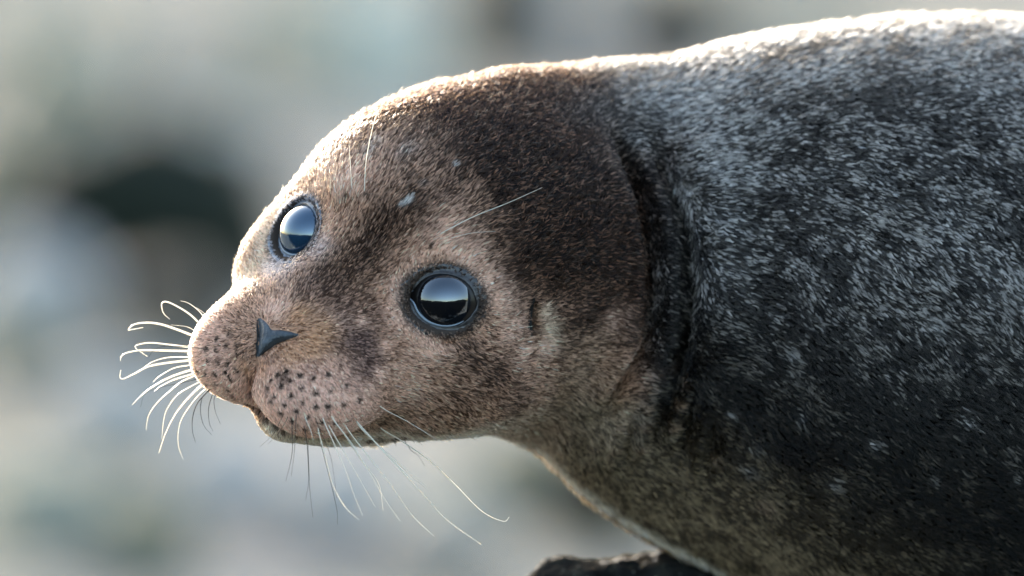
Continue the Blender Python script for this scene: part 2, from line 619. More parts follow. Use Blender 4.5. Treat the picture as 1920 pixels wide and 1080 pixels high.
lo = np.array([330 - 960, -420, -900.0]); hi = np.array([BT[0][-1] + 30, 1330, 620.0])
V, Q = surface_nets(sdf, lo, hi, 11.0)
V = project(sdf, V.astype(np.float64), 3)
V, Q = subdivide(V, Q)
V = project(sdf, V, 2)


# ---------------------------------------------------------------- sculpting strokes on the seal
class Surf:
    def __init__(self, V, Q):
        self.V, self.Q = V, Q
        self.refresh()

    def refresh(self):
        self.N = vertex_normals(self.V, self.Q)
        T = np.concatenate([self.Q[:, [0, 1, 2]], self.Q[:, [0, 2, 3]]])
        near = (self.V[:, 0] < 1500)
        T = T[near[T].all(1)]
        used, inv = np.unique(T, return_inverse=True)
        self.bvh = BVHTree.FromPolygons(self.V[used].tolist(), inv.reshape(-1, 3).tolist(), all_triangles=True)

    def hit(self, px, py):
        o, d = ray_of(px, py)
        h = self.bvh.ray_cast(Vector(o), Vector(d))
        if h[0] is None:
            return None, None
        return np.array(h[0]), np.array(h[1])

    def line(self, pts, step=4.0):
        out = []
        for (x0, y0), (x1, y1) in zip(pts, pts[1:]):
            n = max(2, int(math.hypot(x1 - x0, y1 - y0) / step))
            for t in np.linspace(0, 1, n, endpoint=False):
                h, _ = self.hit(x0 + (x1 - x0) * t, y0 + (y1 - y0) * t)
                if h is not None: out.append(h)
        h, _ = self.hit(*pts[-1])
        if h is not None: out.append(h)
        return np.array(out)

    def dist(self, L, reach):
        """vertices near a 3D line of points, their distance and position along it"""
        m = np.ones(len(self.V), bool)
        for i in range(3):
            m &= (self.V[:, i] > L[:, i].min() - reach) & (self.V[:, i] < L[:, i].max() + reach)
        idx = np.nonzero(m)[0]
        best = np.full(len(idx), 1e9); arg = np.zeros(len(idx), int)
        for k, p in enumerate(L):
            dd = ((self.V[idx] - p) ** 2).sum(1)
            c = dd < best
            best[c] = dd[c]; arg[c] = k
        return idx, np.sqrt(best), arg / max(1, len(L) - 1)

    def stroke(self, pts, width, depth, taper=0.2, L=None):
        """push a line in (depth > 0) or out along the surface normal"""
        L = self.line(pts) if L is None else L
        idx, d, t = self.dist(L, width * 3)
        e = np.clip(np.minimum(t, 1 - t) / taper, 0, 1) if taper else 1.0
        e = e * e * (3 - 2 * e) if taper else 1.0
        self.V[idx] -= self.N[idx] * (depth * e * np.exp(-(d / width) ** 2))[:, None]

    def dab(self, px, py, r, h):
        p, _ = self.hit(px, py)
        self.stroke(None, r, -h, 0, np.array([p]))


su = Surf(V, Q)
FOLD_A = [(1118, 205), (1165, 280), (1202, 370), (1220, 450), (1226, 550), (1212, 640), (1180, 695), (1130, 765), (1070, 820)]
FOLD_B = [(1195, 215), (1240, 290), (1272, 370), (1290, 460), (1294, 560), (1284, 650), (1262, 730), (1235, 790)]
lines = dict(
    A=su.line(FOLD_A), B=su.line(FOLD_B),
    B2=su.line([(x + 66, y) for x, y in FOLD_B]), A2=su.line([(x - 40, y) for x, y in FOLD_A]),
    M=su.line([(1160, 230), (1212, 320), (1246, 420), (1256, 520), (1250, 620), (1226, 700), (1195, 770)]))
su.stroke(None, 26, -15, 0.3, lines['A2'])
su.stroke(None, 46, -24, 0.3, lines['B2'])
su.stroke(None, 14, 46, 0.25, lines['A'])
su.stroke(None, 15, 58, 0.25, lines['B'])
su.stroke(None, 14, -3, 0.3, lines['M'])
for p in ([(1215, 720), (1206, 800), (1196, 870)], [(1290, 700), (1262, 790), (1250, 860)], [(1166, 770), (1152, 840), (1140, 880)], [(1320, 760), (1305, 850), (1290, 910)]):
    su.stroke(p, 11, -14, 0.4)
    su.stroke([(x + 22, y) for x, y in p], 12, 13, 0.4)
for p in ([(1110, 800), (1090, 850), (1075, 868)], [(1500, 640), (1510, 720), (1500, 800)], [(1340, 260), (1352, 360), (1350, 460)]):
    su.stroke(p, 16, 8, 0.4)
su.refresh()
# brow bumps, cheek and jaw planes
su.dab(835, 440, 48, 9)
su.dab(645, 345, 44, 8)
su.dab(905, 700, 70, 6)
su.dab(700, 640, 55, -8)
su.dab(1025, 592, 26, 7)
su.refresh()
# mouth, philtrum, ear, nostrils
su.stroke([(484, 668), (476, 700), (470, 728), (468, 748)], 7, 11, 0.15)
su.stroke([(424, 749), (445, 754), (465, 757), (484, 768), (502, 786), (528, 812)], 7, 14, 0.2)
su.stroke([(498, 782), (535, 806), (580, 821), (630, 826), (680, 824)], 6, 9, 0.2)
su.stroke([(655, 826), (700, 822), (742, 818), (775, 812)], 9, 15, 0.3)
su.stroke([(1001, 556), (995, 580), (992, 600), (993, 626)], 6, 17, 0.3)
su.stroke([(1012, 560), (1008, 590), (1006, 620)], 9, -7, 0.3)
NOSE = [(482, 591), (484, 612), (482, 640), (479, 668), (483, 675), (492, 664), (503, 652), (514, 642), (530, 637), (547, 633), (566, 628), (553, 622), (540, 619), (524, 617), (510, 617), (503, 608), (496, 600)]
su.stroke([(482, 590), (484, 615), (481, 645), (480, 675)], 6, 8, 0.15)
su.stroke([(482, 676), (497, 659), (515, 643), (540, 637), (568, 629)], 6, 9, 0.15)
su.stroke([(568, 629), (585, 640), (600, 655)], 9, 4, 0.4)
su.dab(575, 605, 26, 6)
su.refresh()

# ---------------------------------------------------------------- where the eyes sit
AX = nrm(0.62 * HF + 0.60 * HR + 0.48 * HU)
MIR = np.eye(3) - 2 * np.outer(HR, HR)
EYE_R = 80.0
EYE_UP = 12.0
pe, _ = su.hit(833, 563)
EYES = []
for k in range(2):
    if k == 0:
        p, a = pe, AX
        e1 = nrm(np.array([1.0, 0, -0.16]) - a * np.dot([1.0, 0, -0.16], a))
        e2 = np.cross(e1, a); e2 = e2 if e2[2] > 0 else -e2
    else:
        p, _ = su.hit(551, 427); a = nrm(0.80 * HF - 0.27 * HR + 0.50 * HU)
        e1 = MIR @ EYES[0]['e1']; e1 = nrm(e1 - a * e1.dot(a)); e2 = MIR @ EYES[0]['e2']
        e2 = nrm(e2 - a * e2.dot(a) - e1 * e2.dot(e1))
    EYES.append(dict(p=p, a=a, e1=e1, e2=e2, c=p + a * ((EYE_UP if k == 0 else 7.0) - EYE_R)))
    print('eye', k, 960 + p[0] * D / (D + p[1]), 540 - p[2] * D / (D + p[1]), p[1])
EW, EH = 60.0, 50.0


def lid_outline(th):
    """opening in the lid plane: rounder below, corners a little drawn out"""
    c, s = np.cos(th), np.sin(th)
    x = EW * np.sign(c) * np.abs(c) ** 0.95 - 15 * np.exp(-((th - np.pi) / 0.20) ** 2) + 4 * np.exp(-((np.minimum(th, 2 * np.pi - th)) / 0.2) ** 2)
    y = EH * s * np.where(s > 0, 1.0, 1.02)
    return x, y


def eye_scale(P, e):
    q = P - e['p']
    x, y, z = q @ e['e1'], q @ e['e2'], q @ e['a']
    r = np.sqrt((x / EW) ** 2 + (y / EH) ** 2)
    r[np.abs(z) > 90] = 99
    return r


for e in EYES:
    r = eye_scale(su.V, e)
    m = r < 2.4
    q = su.V[m] - e['p']
    z = q @ e['a']
    # lids swell a little round the ball, then drop into the socket
    target = -6 + 4 * np.exp(-((r[m] - 1.35) / 0.25) ** 2)
    k = np.clip((1.5 - r[m]) / 0.5, 0, 1)
    socket = np.clip((1.12 - r[m]) / 0.18, 0, 1)
    nz = z * (1 - k * 0.6) + target * k * 0.6
    nz = nz * (1 - socket) + (-46) * socket
    su.V[m] += e['a'] * (nz - z)[:, None]
    # lower-lid fold
su.refresh()
su.stroke([(768, 590), (785, 618), (815, 640), (845, 645), (878, 632), (897, 610)], 6, 6, 0.3)
su.stroke([(776, 570), (790, 600), (815, 622), (845, 628), (872, 618)], 6, -4, 0.3)
su.stroke([(775, 525), (800, 508), (835, 500), (872, 510), (897, 535), (904, 565)], 6, 4, 0.3)
su.stroke([(500, 450), (512, 478), (538, 492), (568, 482)], 6, 5, 0.3)
su.refresh()
V, Q = su.V, su.Q

body_me = mesh_from('seal', V * S, Q)
seal = bpy.data.objects.new('seal', body_me)
COL.objects.link(seal)
seal.matrix_world = WORLD_U
seal['label'] = 'brown and silver speckled seal with large dark eyes and pale whiskers on the rock'
seal['category'] = 'seal'


def child(name, me, mat=None, parent=seal):
    o = bpy.data.objects.new(name, me)
    COL.objects.link(o)
    o.parent = parent
    if mat: me.materials.append(mat)
    return o


def tube_mesh(name, P, R, sides=6):
    P = np.asarray(P); n = len(P)
    T = np.gradient(P, axis=0); T /= np.linalg.norm(T, axis=1, keepdims=True)
    ref = np.array([0, 1.0, 0]) if abs(T[0][1]) < 0.9 else np.array([1.0, 0, 0])
    A = np.cross(T, ref); A /= np.linalg.norm(A, axis=1, keepdims=True)
    B = np.cross(T, A)
    th = np.arange(sides) * 2 * np.pi / sides
    vs = (P[:, None] + R[:, None, None] * (np.cos(th)[None, :, None] * A[:, None] + np.sin(th)[None, :, None] * B[:, None])).reshape(-1, 3)
    i, j = np.meshgrid(np.arange(n - 1), np.arange(sides), indexing='ij')
    j2 = (j + 1) % sides
    F = np.stack([i * sides + j, i * sides + j2, (i + 1) * sides + j2, (i + 1) * sides + j], -1).reshape(-1, 4)
    return mesh_from(name, vs * S, F)


def grid_mesh(name, G, closed=True):
    """rows x columns of points, columns wrapped"""
    r, c = G.shape[:2]
    i, j = np.meshgrid(np.arange(r - 1), np.arange(c if closed else c - 1), indexing='ij')
    j2 = (j + 1) % c
    F = np.stack([i * c + j, i * c + j2, (i + 1) * c + j2, (i + 1) * c + j], -1).reshape(-1, 4)
    return mesh_from(name, G.reshape(-1, 3) * S, F)



MAT = {}
m, nt, b = new_mat('eye'); MAT['eye'] = m
b.inputs['Base Color'].default_value = (0.004, 0.004, 0.006, 1)
b.inputs['Roughness'].default_value = 0.025
b.inputs['IOR'].default_value = 1.6
b.inputs['Specular Tint'].default_value = (0.55, 0.8, 1.0, 1)
b.inputs['Coat Weight'].default_value = 1.0
b.inputs['Coat IOR'].default_value = 1.8
b.inputs['Coat Tint'].default_value = (0.8, 0.92, 1.0, 1)
b.inputs['Coat Roughness'].default_value = 0.01

m, nt, b = new_mat('sky_tinted_eye'); MAT['eye_sky'] = m  # far eye: blue of the reflected sky mixed into its colour
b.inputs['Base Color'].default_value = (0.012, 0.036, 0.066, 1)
b.inputs['Roughness'].default_value = 0.03
b.inputs['IOR'].default_value = 1.6
b.inputs['Specular Tint'].default_value = (0.4, 0.75, 1.0, 1)
b.inputs['Coat Weight'].default_value = 1.0
b.inputs['Coat IOR'].default_value = 1.8
b.inputs['Coat Tint'].default_value = (0.7, 0.88, 1.0, 1)
b.inputs['Coat Roughness'].default_value = 0.01

m, nt, b = new_mat('dark_eye_white'); MAT['sclera'] = m
b.inputs['Base Color'].default_value = (0.006, 0.005, 0.005, 1)
b.inputs['Roughness'].default_value = 0.28
b.inputs['Specular IOR Level'].default_value = 0.3
m, nt, b = new_mat('tear'); MAT['tear'] = m
b.inputs['Base Color'].default_value = (0.20, 0.24, 0.29, 1)
b.inputs['Roughness'].default_value = 0.12

m, nt, b = new_mat('eyelid_skin'); MAT['lid'] = m
n1 = node(nt, 'ShaderNodeTexNoise', i_Scale=420.0, i_Detail=5.0)
tc = node(nt, 'ShaderNodeTexCoord')
nt.links.new(tc.outputs['Object'], n1.inputs['Vector'])
nt.links.new(ramp(nt, n1.outputs[0], [(0.3, (0.007, 0.006, 0.007)), (0.7, (0.055, 0.05, 0.05))]), b.inputs['Base Color'])
bp = node(nt, 'ShaderNodeBump', i_Strength=0.5, i_Distance=0.0008)
nt.links.new(n1.outputs[0], bp.inputs['Height']); nt.links.new(bp.outputs[0], b.inputs['Normal'])
b.inputs['Roughness'].default_value = 0.32

m, nt, b = new_mat('sky_tinted_eyelid'); MAT['lid_sky'] = m  # far lid: blue sky light painted into the skin colour
n1 = node(nt, 'ShaderNodeTexNoise', i_Scale=420.0, i_Detail=5.0)
tc = node(nt, 'ShaderNodeTexCoord')
nt.links.new(tc.outputs['Object'], n1.inputs['Vector'])
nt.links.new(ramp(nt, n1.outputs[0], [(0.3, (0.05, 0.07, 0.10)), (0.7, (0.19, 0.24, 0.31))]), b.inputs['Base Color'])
bp = node(nt, 'ShaderNodeBump', i_Strength=0.5, i_Distance=0.0008)
nt.links.new(n1.outputs[0], bp.inputs['Height']); nt.links.new(bp.outputs[0], b.inputs['Normal'])
b.inputs['Roughness'].default_value = 0.32

m, nt, b = new_mat('nose_skin'); MAT['nose'] = m
tc = node(nt, 'ShaderNodeTexCoord')
n1 = node(nt, 'ShaderNodeTexVoronoi', i_Scale=700.0)
n2 = node(nt, 'ShaderNodeTexNoise', i_Scale=160.0, i_Detail=6.0)
for n_ in (n1, n2): nt.links.new(tc.outputs['Object'], n_.inputs['Vector'])
nt.links.new(ramp(nt, n2.outputs[0], [(0.3, (0.016, 0.021, 0.026)), (0.75, (0.075, 0.092, 0.108))]), b.inputs['Base Color'])
bp = node(nt, 'ShaderNodeBump', i_Strength=0.6, i_Distance=0.0006)
nt.links.new(n1.outputs[0], bp.inputs['Height']); nt.links.new(bp.outputs[0], b.inputs['Normal'])
b.inputs['Roughness'].default_value = 0.42

m, nt, b = new_mat('ear_dark'); MAT['dark'] = m
b.inputs['Base Color'].default_value = (0.006, 0.006, 0.006, 1)
b.inputs['Roughness'].default_value = 0.7

m, nt, b = new_mat('skin'); MAT['skin'] = m
at = node(nt, 'ShaderNodeAttribute', attribute_name='coat')
nt.links.new(at.outputs['Color'], b.inputs['Base Color'])
b.inputs['Roughness'].default_value = 0.8
b.inputs['Specular IOR Level'].default_value = 0.1

m, nt, b = new_mat('fur'); MAT['fur'] = m
nt.nodes.remove(b)
hb = node(nt, 'ShaderNodeBsdfHairPrincipled', parametrization='COLOR', i_Roughness=0.32)
hb.inputs['Radial Roughness'].default_value = 0.45
hb.inputs['Coat'].default_value = 0.0
hb.inputs['IOR'].default_value = 1.42
at = node(nt, 'ShaderNodeAttribute', attribute_name='hair_color')
nt.links.new(at.outputs['Color'], hb.inputs['Color'])
df = node(nt, 'ShaderNodeBsdfDiffuse')
nt.links.new(at.outputs['Color'], df.inputs['Color'])
mxh = node(nt, 'ShaderNodeMixShader'); mxh.inputs[0].default_value = 0.42
nt.links.new(df.outputs[0], mxh.inputs[1]); nt.links.new(hb.outputs[0], mxh.inputs[2])
nt.links.new(mxh.outputs[0], nt.nodes['Material Output'].inputs[0])

for nm, c1, c2 in (('pale', (0.92, 0.89, 0.80), (0.86, 0.81, 0.70)), ('black', (0.02, 0.018, 0.016), (0.03, 0.026, 0.024))):
    m, nt, b = new_mat('whisker_' + nm); MAT['whisker_' + nm] = m
    tc = node(nt, 'ShaderNodeTexCoord')
    n2 = node(nt, 'ShaderNodeTexNoise', i_Scale=300.0)
    nt.links.new(tc.outputs['Object'], n2.inputs['Vector'])
    nt.links.new(ramp(nt, n2.outputs[0], [(0.35, c1), (0.65, c2)]), b.inputs['Base Color'])
    b.inputs['Roughness'].default_value = 0.3
    if nm == 'black':
        b.inputs['Roughness'].default_value = 0.65; b.inputs['Specular IOR Level'].default_value = 0.1
    if nm == 'pale':
        tl = node(nt, 'ShaderNodeBsdfTranslucent', i_Color=(0.95, 0.92, 0.84, 1))
        mx = node(nt, 'ShaderNodeMixShader'); mx.inputs[0].default_value = 0.55
        nt.links.new(b.outputs[0], mx.inputs[1]); nt.links.new(tl.outputs[0], mx.inputs[2])
        nt.links.new(mx.outputs[0], nt.nodes['Material Output'].inputs[0])


# ---------------------------------------------------------------- eyes
for e in EYES:
    a, e1, e2, c = e['a'], e['e1'], e['e2'], e['c']
    nt_ = 64
    th = (np.arange(nt_) * 2 * np.pi / nt_)[None, :, None]
    lim = math.radians(38)                                   # edge of the cornea

    def dome(p0, p1, n, swell):
        ph = np.linspace(p0, p1, n)[:, None, None]
        rad = EYE_R + swell * np.clip(1 - (ph / lim) ** 2, 0, 1)
        return c + rad * (np.cos(ph) * a + np.sin(ph) * (np.cos(th) * e1 + np.sin(th) * e2))
    ball = child('eye', grid_mesh('eye', dome(0.6, math.radians(100), 26, 0.0)), MAT['sclera'])
    child('cornea', grid_mesh('cornea', dome(1e-3, lim, 30, 9.0)), MAT['eye' if e is EYES[0] else 'eye_sky'], ball)
    tt = np.linspace(math.radians(168), math.radians(318), 34)
    tx, ty = lid_outline(tt)
    off = 0.925 * (tx[:, None] * e1 + ty[:, None] * e2)
    rr_ = np.linalg.norm(off, axis=1)
    child('tear_line', tube_mesh('tear_line', c + off + a * (np.sqrt(EYE_R ** 2 - rr_ ** 2) + 0.2)[:, None], 3.0 * np.sin(np.linspace(0.12, np.pi - 0.12, 34)) ** 0.7), MAT['tear'], ball)
    # lid rim
    nt_ = 72
    th = np.arange(nt_) * 2 * np.pi / nt_
    x, y = lid_outline(th)
    low = np.clip(-np.sin(th), 0, 1)
    rows = []
    ctr = e['p']
    for sc, hh, kb in ((0.95, -6.0, 0), (0.97, 0.8, 0), (1.0, 3.0, 0), (1.05, 3.2, 0.15), (1.11, 2.4, 0.5), (1.18, 2.0, 0.8), (1.25, 2.2, 1), (1.33, 1.2, 1), (1.41, 0.4, 1), (1.5, -5.0, 1)):
        row = []
        for i in range(nt_):
            off = x[i] * sc * e1 + y[i] * sc * e2
            rr = min(np.linalg.norm(off), EYE_R * 0.97)
            sph = c + off + a * (math.sqrt(EYE_R ** 2 - rr * rr) + hh)
            h = su.bvh.ray_cast(Vector(ctr + off + a * 120), Vector(-a))
            bod = np.array(h[0]) + a * hh if h[0] is not None else sph
            row.append(sph * (1 - kb) + bod * kb)
        rows.append(row)
    G = np.array(rows)
    for _ in range(2):
        G[4:9] = 0.5 * G[4:9] + 0.25 * (G[3:8] + G[5:10])
    e['lid'] = G
    child('eyelid', grid_mesh('eyelid', G), MAT['lid' if e is EYES[0] else 'lid_sky'])


def patch(name, poly, mat, edge, bulge, rings=7, sub=3, groove=None):
    pts = []
    n = len(poly)
    for i in range(n):
        p0, p1, p2, p3 = (np.array(poly[(i + k) % n], float) for k in (-1, 0, 1, 2))
        for t in np.arange(sub) / sub:
            pts.append(0.5 * ((2 * p1) + (-p0 + p2) * t + (2 * p0 - 5 * p1 + 4 * p2 - p3) * t * t + (-p0 + 3 * p1 - 3 * p2 + p3) * t ** 3))
    pts = np.array(pts); ctr = pts.mean(0)
    rows = []
    for t in np.linspace(1.0, 0.02, rings):
        row = []
        for q in pts:
            xy = ctr + (q - ctr) * t
            h, nn = su.hit(*xy)
            row.append(h + nn * (edge + bulge * (1 - t ** 3)))
        rows.append(row)
    return child(name, grid_mesh(name, np.array(rows)), mat)


patch('nose', NOSE, MAT['nose'], -1.5, 5.0)
patch('nostril', [(482, 600), (486, 615), (486, 640), (483, 668), (480, 668), (481, 640), (480, 615)], MAT['dark'], 3.2, 1.6, 3)
patch('nostril', [(487, 668), (500, 652), (518, 640), (540, 634), (560, 629), (540, 631), (516, 637), (498, 648)], MAT['dark'], 3.2, 1.6, 3)
patch('ear_opening', [(1005, 554), (1002, 570), (999, 590), (998, 610), (997, 628), (990, 628), (987, 608), (989, 585), (996, 562)], MAT['dark'], 2.5, 3.0, 3)


# ---------------------------------------------------------------- whiskers: traced on the head, each springs from its own follicle
def zoomed(pts, ox, oy, k=3.0):
    return [(ox + x / k, oy + y / k) for x, y in pts]


FAR = [  # (points, root radius, colour)
    ([(560, 228), (537, 213), (470, 150), (400, 105), (340, 78), (312, 83), (310, 110), (322, 145), (355, 175)], 2.1, 'pale'),
    ([(590, 210), (565, 190), (520, 130), (460, 85), (415, 72)], 1.4, 'pale'),
    ([(610, 195), (585, 178), (540, 135), (505, 110)], 0.9, 'pale'),
    ([(520, 282), (490, 270), (400, 235), (300, 203), (220, 195), (155, 205), (122, 235), (150, 232), (205, 222)], 2.7, 'pale'),
    ([(530, 258), (503, 245), (450, 218), (360, 207)], 0.9, 'pale'),
    ([(490, 336), (458, 332), (350, 318), (250, 308), (185, 316), (160, 332), (195, 362), (230, 385)], 1.9, 'pale'),
    ([(490, 355), (458, 355), (330, 352), (200, 350), (120, 362), (82, 385), (78, 410)], 2.5, 'pale'),
    ([(480, 387), (450, 388), (350, 390), (270, 410), (210, 445)], 1.7, 'pale'),
    ([(490, 404), (460, 408), (350, 420), (240, 440), (160, 480), (95, 510), (75, 500), (80, 460)], 2.5, 'pale'),
    ([(490, 428), (460, 435), (380, 450), (300, 495), (260, 530)], 1.7, 'pale'),
    ([(495, 458), (462, 465), (360, 500), (260, 555), (190, 610), (145, 655)], 2.4, 'pale'),
    ([(498, 482), (465, 490), (380, 515), (310, 550), (268, 580)], 2.2, 'pale'),
    ([(470, 505), (425, 525), (350, 585), (280, 650), (235, 720), (222, 800)], 1.6, 'pale'),
    ([(520, 530), (490, 545), (400, 600), (340, 680), (320, 750), (310, 850)], 1.3, 'pale'),
    ([(535, 548), (510, 570), (440, 640), (380, 720), (330, 820), (293, 928)], 2.2, 'pale'),
    ([(545, 570), (525, 595), (470, 660), (420, 740), (403, 810), (404, 890), (430, 965)], 1.1, 'pale'),
    ([(575, 572), (555, 595), (510, 650), (485, 720), (482, 800), (500, 870)], 1.3, 'black'),
    ([(550, 590), (540, 610), (528, 690), (545, 770), (590, 825)], 0.9, 'black'),
    ([(600, 585), (593, 605), (573, 680), (578, 760), (598, 805)], 0.9, 'black'),
    ([(606, 600), (605, 620), (610, 690), (640, 765)], 0.7, 'black'),
    ([(560, 345), (450, 330), (290, 335), (230, 395)], 0.6, 'black'),
    ([(560, 490), (480, 520), (300, 560), (215, 600), (190, 670)], 0.6, 'black'),
]
NEAR = [
    ([(155, 225), (140, 260), (100, 340), (25, 410)], 0.8, 'black'),
    ([(180, 235), (165, 275), (120, 345), (70, 395)], 0.7, 'black'),
    ([(200, 270), (203, 330), (205, 430), (190, 520), (168, 605)], 1.0, 'black'),
    ([(225, 230), (222, 320), (215, 450), (198, 580)], 0.9, 'black'),
    ([(265, 290), (277, 330), (290, 430), (297, 600), (278, 715)], 1.1, 'black'),
    ([(270, 225), (285, 270), (310, 330), (325, 395)], 1.1, 'pale'),
    ([(345, 300), (355, 340), (385, 450), (430, 620), (500, 750), (580, 825)], 1.5, 'pale'),
    ([(370, 240), (395, 300), (450, 420), (510, 560), (550, 680), (600, 800)], 1.4, 'pale'),
    ([(405, 285), (430, 330), (500, 450), (580, 590), (670, 750)], 1.5, 'pale'),
    ([(420, 235), (450, 280), (540, 400), (640, 560), (720, 700), (810, 830)], 1.6, 'pale'),
    ([(490, 340), (520, 380), (600, 500), (690, 620), (715, 770)], 1.1, 'pale'),
    ([(500, 290), (540, 350), (650, 490), (760, 630), (880, 800), (1000, 915)], 1.5, 'pale'),
    ([(560, 265), (600, 310), (700, 420), (830, 560), (960, 700), (1075, 825), (1270, 965)], 1.9, 'pale'),
    ([(570, 285), (610, 330), (760, 470), (870, 570), (955, 640)], 1.4, 'pale'),
    ([(690, 300), (725, 325), (850, 400), (1000, 510), (1120, 625), (1270, 775), (1390, 832), (1425, 808)], 1.6, 'pale'),
    ([(690, 180), (735, 210), (850, 270), (950, 330), (1040, 385)], 1.1, 'pale'),
    ([(420, 620), (450, 740), (458, 850)], 0.7, 'black'),
    ([(300, 420), (300, 620), (320, 810)], 0.7, 'black'),
    ([(830, 390), (870, 430), (910, 460), (950, 520)], 0.8, 'black'),
    ([(330, 240), (360, 320), (420, 470), (455, 700)], 0.8, 'black'),
    ([(600, 790), (650, 900), (760, 1030)], 0.6, 'black'),
]
BROW = [
    ([(788, 625), (790, 610), (800, 450), (840, 250), (880, 150), (930, 75)], 1.5, 'pale'),
    ([(722, 620), (720, 605), (712, 500), (705, 370)], 1.3, 'pale'),
    ([(1220, 862), (1235, 855), (1400, 770), (1600, 690), (1790, 605)], 1.3, 'pale'),
    ([(1275, 890), (1290, 885), (1400, 860), (1530, 850)], 0.8, 'pale'),
    ([(812, 610), (820, 570), (840, 510)], 0.6, 'black'),
]


def catmull(P, n):
    P = np.asarray(P, float)
    P = np.concatenate([[2 * P[0] - P[1]], P, [2 * P[-1] - P[-2]]])
    out = []
    for i in range(1, len(P) - 2):
        for t in np.arange(n) / n:
            p0, p1, p2, p3 = P[i - 1:i + 3]
            out.append(0.5 * ((2 * p1) + (-p0 + p2) * t + (2 * p0 - 5 * p1 + 4 * p2 - p3) * t * t + (-p0 + 3 * p1 - 3 * p2 + p3) * t ** 3))
    out.append(P[-2])
    return np.array(out)


def whiskers(rows, ox, oy, lean, root_step, k=3.0):
    """lean: how much of its length a whisker runs towards (-) or away from (+) the viewer's side of the head"""
    for pts, r0, colour in rows:
        pts = zoomed(pts, ox, oy, k)
        h, nn = su.hit(*pts[0])
        for _ in range(30):
            if h is not None: break
            pts[0] = (pts[0][0] + root_step[0], pts[0][1] + root_step[1])
            h, nn = su.hit(*pts[0])
        if h is None: continue
        y = h[1] - 1.0
        P = [h - nn * 2]
        run, on = 0.0, True
        for a_, b_ in zip(pts, pts[1:]):
            L = math.hypot(b_[0] - a_[0], b_[1] - a_[1]); run += L
            y += lean * L
            hh, n2 = su.hit(*b_)
            if on and hh is not None and y > hh[1] - 7:
                y = hh[1] - 7 - 0.1 * run
            else:
                on = on and hh is not None
            P.append(unproj(b_[0], b_[1], y))
        P = catmull(P, 6)
        t = np.linspace(0, 1, len(P))
        R = np.maximum(r0 * (0.8 if lean < 0 else 0.92) * (1 - 0.78 * t ** 1.3), 0.25)
        child('whisker', tube_mesh('whisker', P, R), MAT['whisker_' + colour])


whiskers(FAR, 200, 540, 0.22, (3, -1.2))
whiskers(NEAR, 480, 700, -0.25, (-1, -4))
whiskers(BROW, 420, 150, -0.15, (1, 2))


# ---------------------------------------------------------------- the coat: one field of markings, with some painted light and shade, drives skin and fur
# darker hair, lighter hair, share of lighter hair
COATS = dict(
    crown=((0.005, 0.0023, 0.0012), (0.165, 0.08, 0.047), 0.16),
    face=((0.080, 0.039, 0.024), (0.66, 0.385, 0.26), 0.68),
    pad=((0.56, 0.31, 0.225), (0.90, 0.585, 0.46), 0.90),
    back=((0.0045, 0.0036, 0.0032), (0.44, 0.395, 0.36), 0.28),
    flank_shade=((0.002, 0.0014, 0.001), (0.055, 0.043, 0.03), 0.08),  # shade of the lower body, painted as near-black fur
    belly=((0.034, 0.022, 0.012), (0.27, 0.195, 0.112), 0.56),
    chin=((0.60, 0.48, 0.34), (0.90, 0.80, 0.64), 0.88),
)
DARKB = ((0.010, 0.0047, 0.003), (0.19, 0.10, 0.066), 0.28)
TAN = ((0.38, 0.205, 0.14), (0.93, 0.61, 0.465), 0.90)
ORANGE = ((0.22, 0.10, 0.045), (0.72, 0.40, 0.22), 0.76)
PURPLE = ((0.042, 0.021, 0.018), (0.28, 0.16, 0.13), 0.42)
SKY_TINT = ((0.26, 0.225, 0.235), (0.72, 0.64, 0.64), 0.8)  # sky light on the far side of the face, painted into the fur
WHITE = ((0.45, 0.43, 0.41), (0.85, 0.82, 0.78), 0.92)
PALE = ((0.44, 0.31, 0.21), (0.84, 0.64, 0.47), 0.88)
SILVER = ((0.018, 0.017, 0.017), (0.52, 0.485, 0.46), 0.58)
JAW = ((0.085, 0.05, 0.03), (0.44, 0.285, 0.185), 0.62)
SPOT = ((0.003, 0.0025, 0.0025), (0.010, 0.009, 0.008), 0.1)
EDGE = ((0.62, 0.52, 0.39), (0.92, 0.85, 0.72), 0.9)  # throat rim light, painted as a band of creamy fur
FOLD = ((0.005, 0.0038, 0.0034), (0.05, 0.043, 0.04), 0.12)  # shade in the neck fold painted as dark fur; also dark eye corners
CHIN = ((0.55, 0.47, 0.35), (0.88, 0.80, 0.66), 0.9)
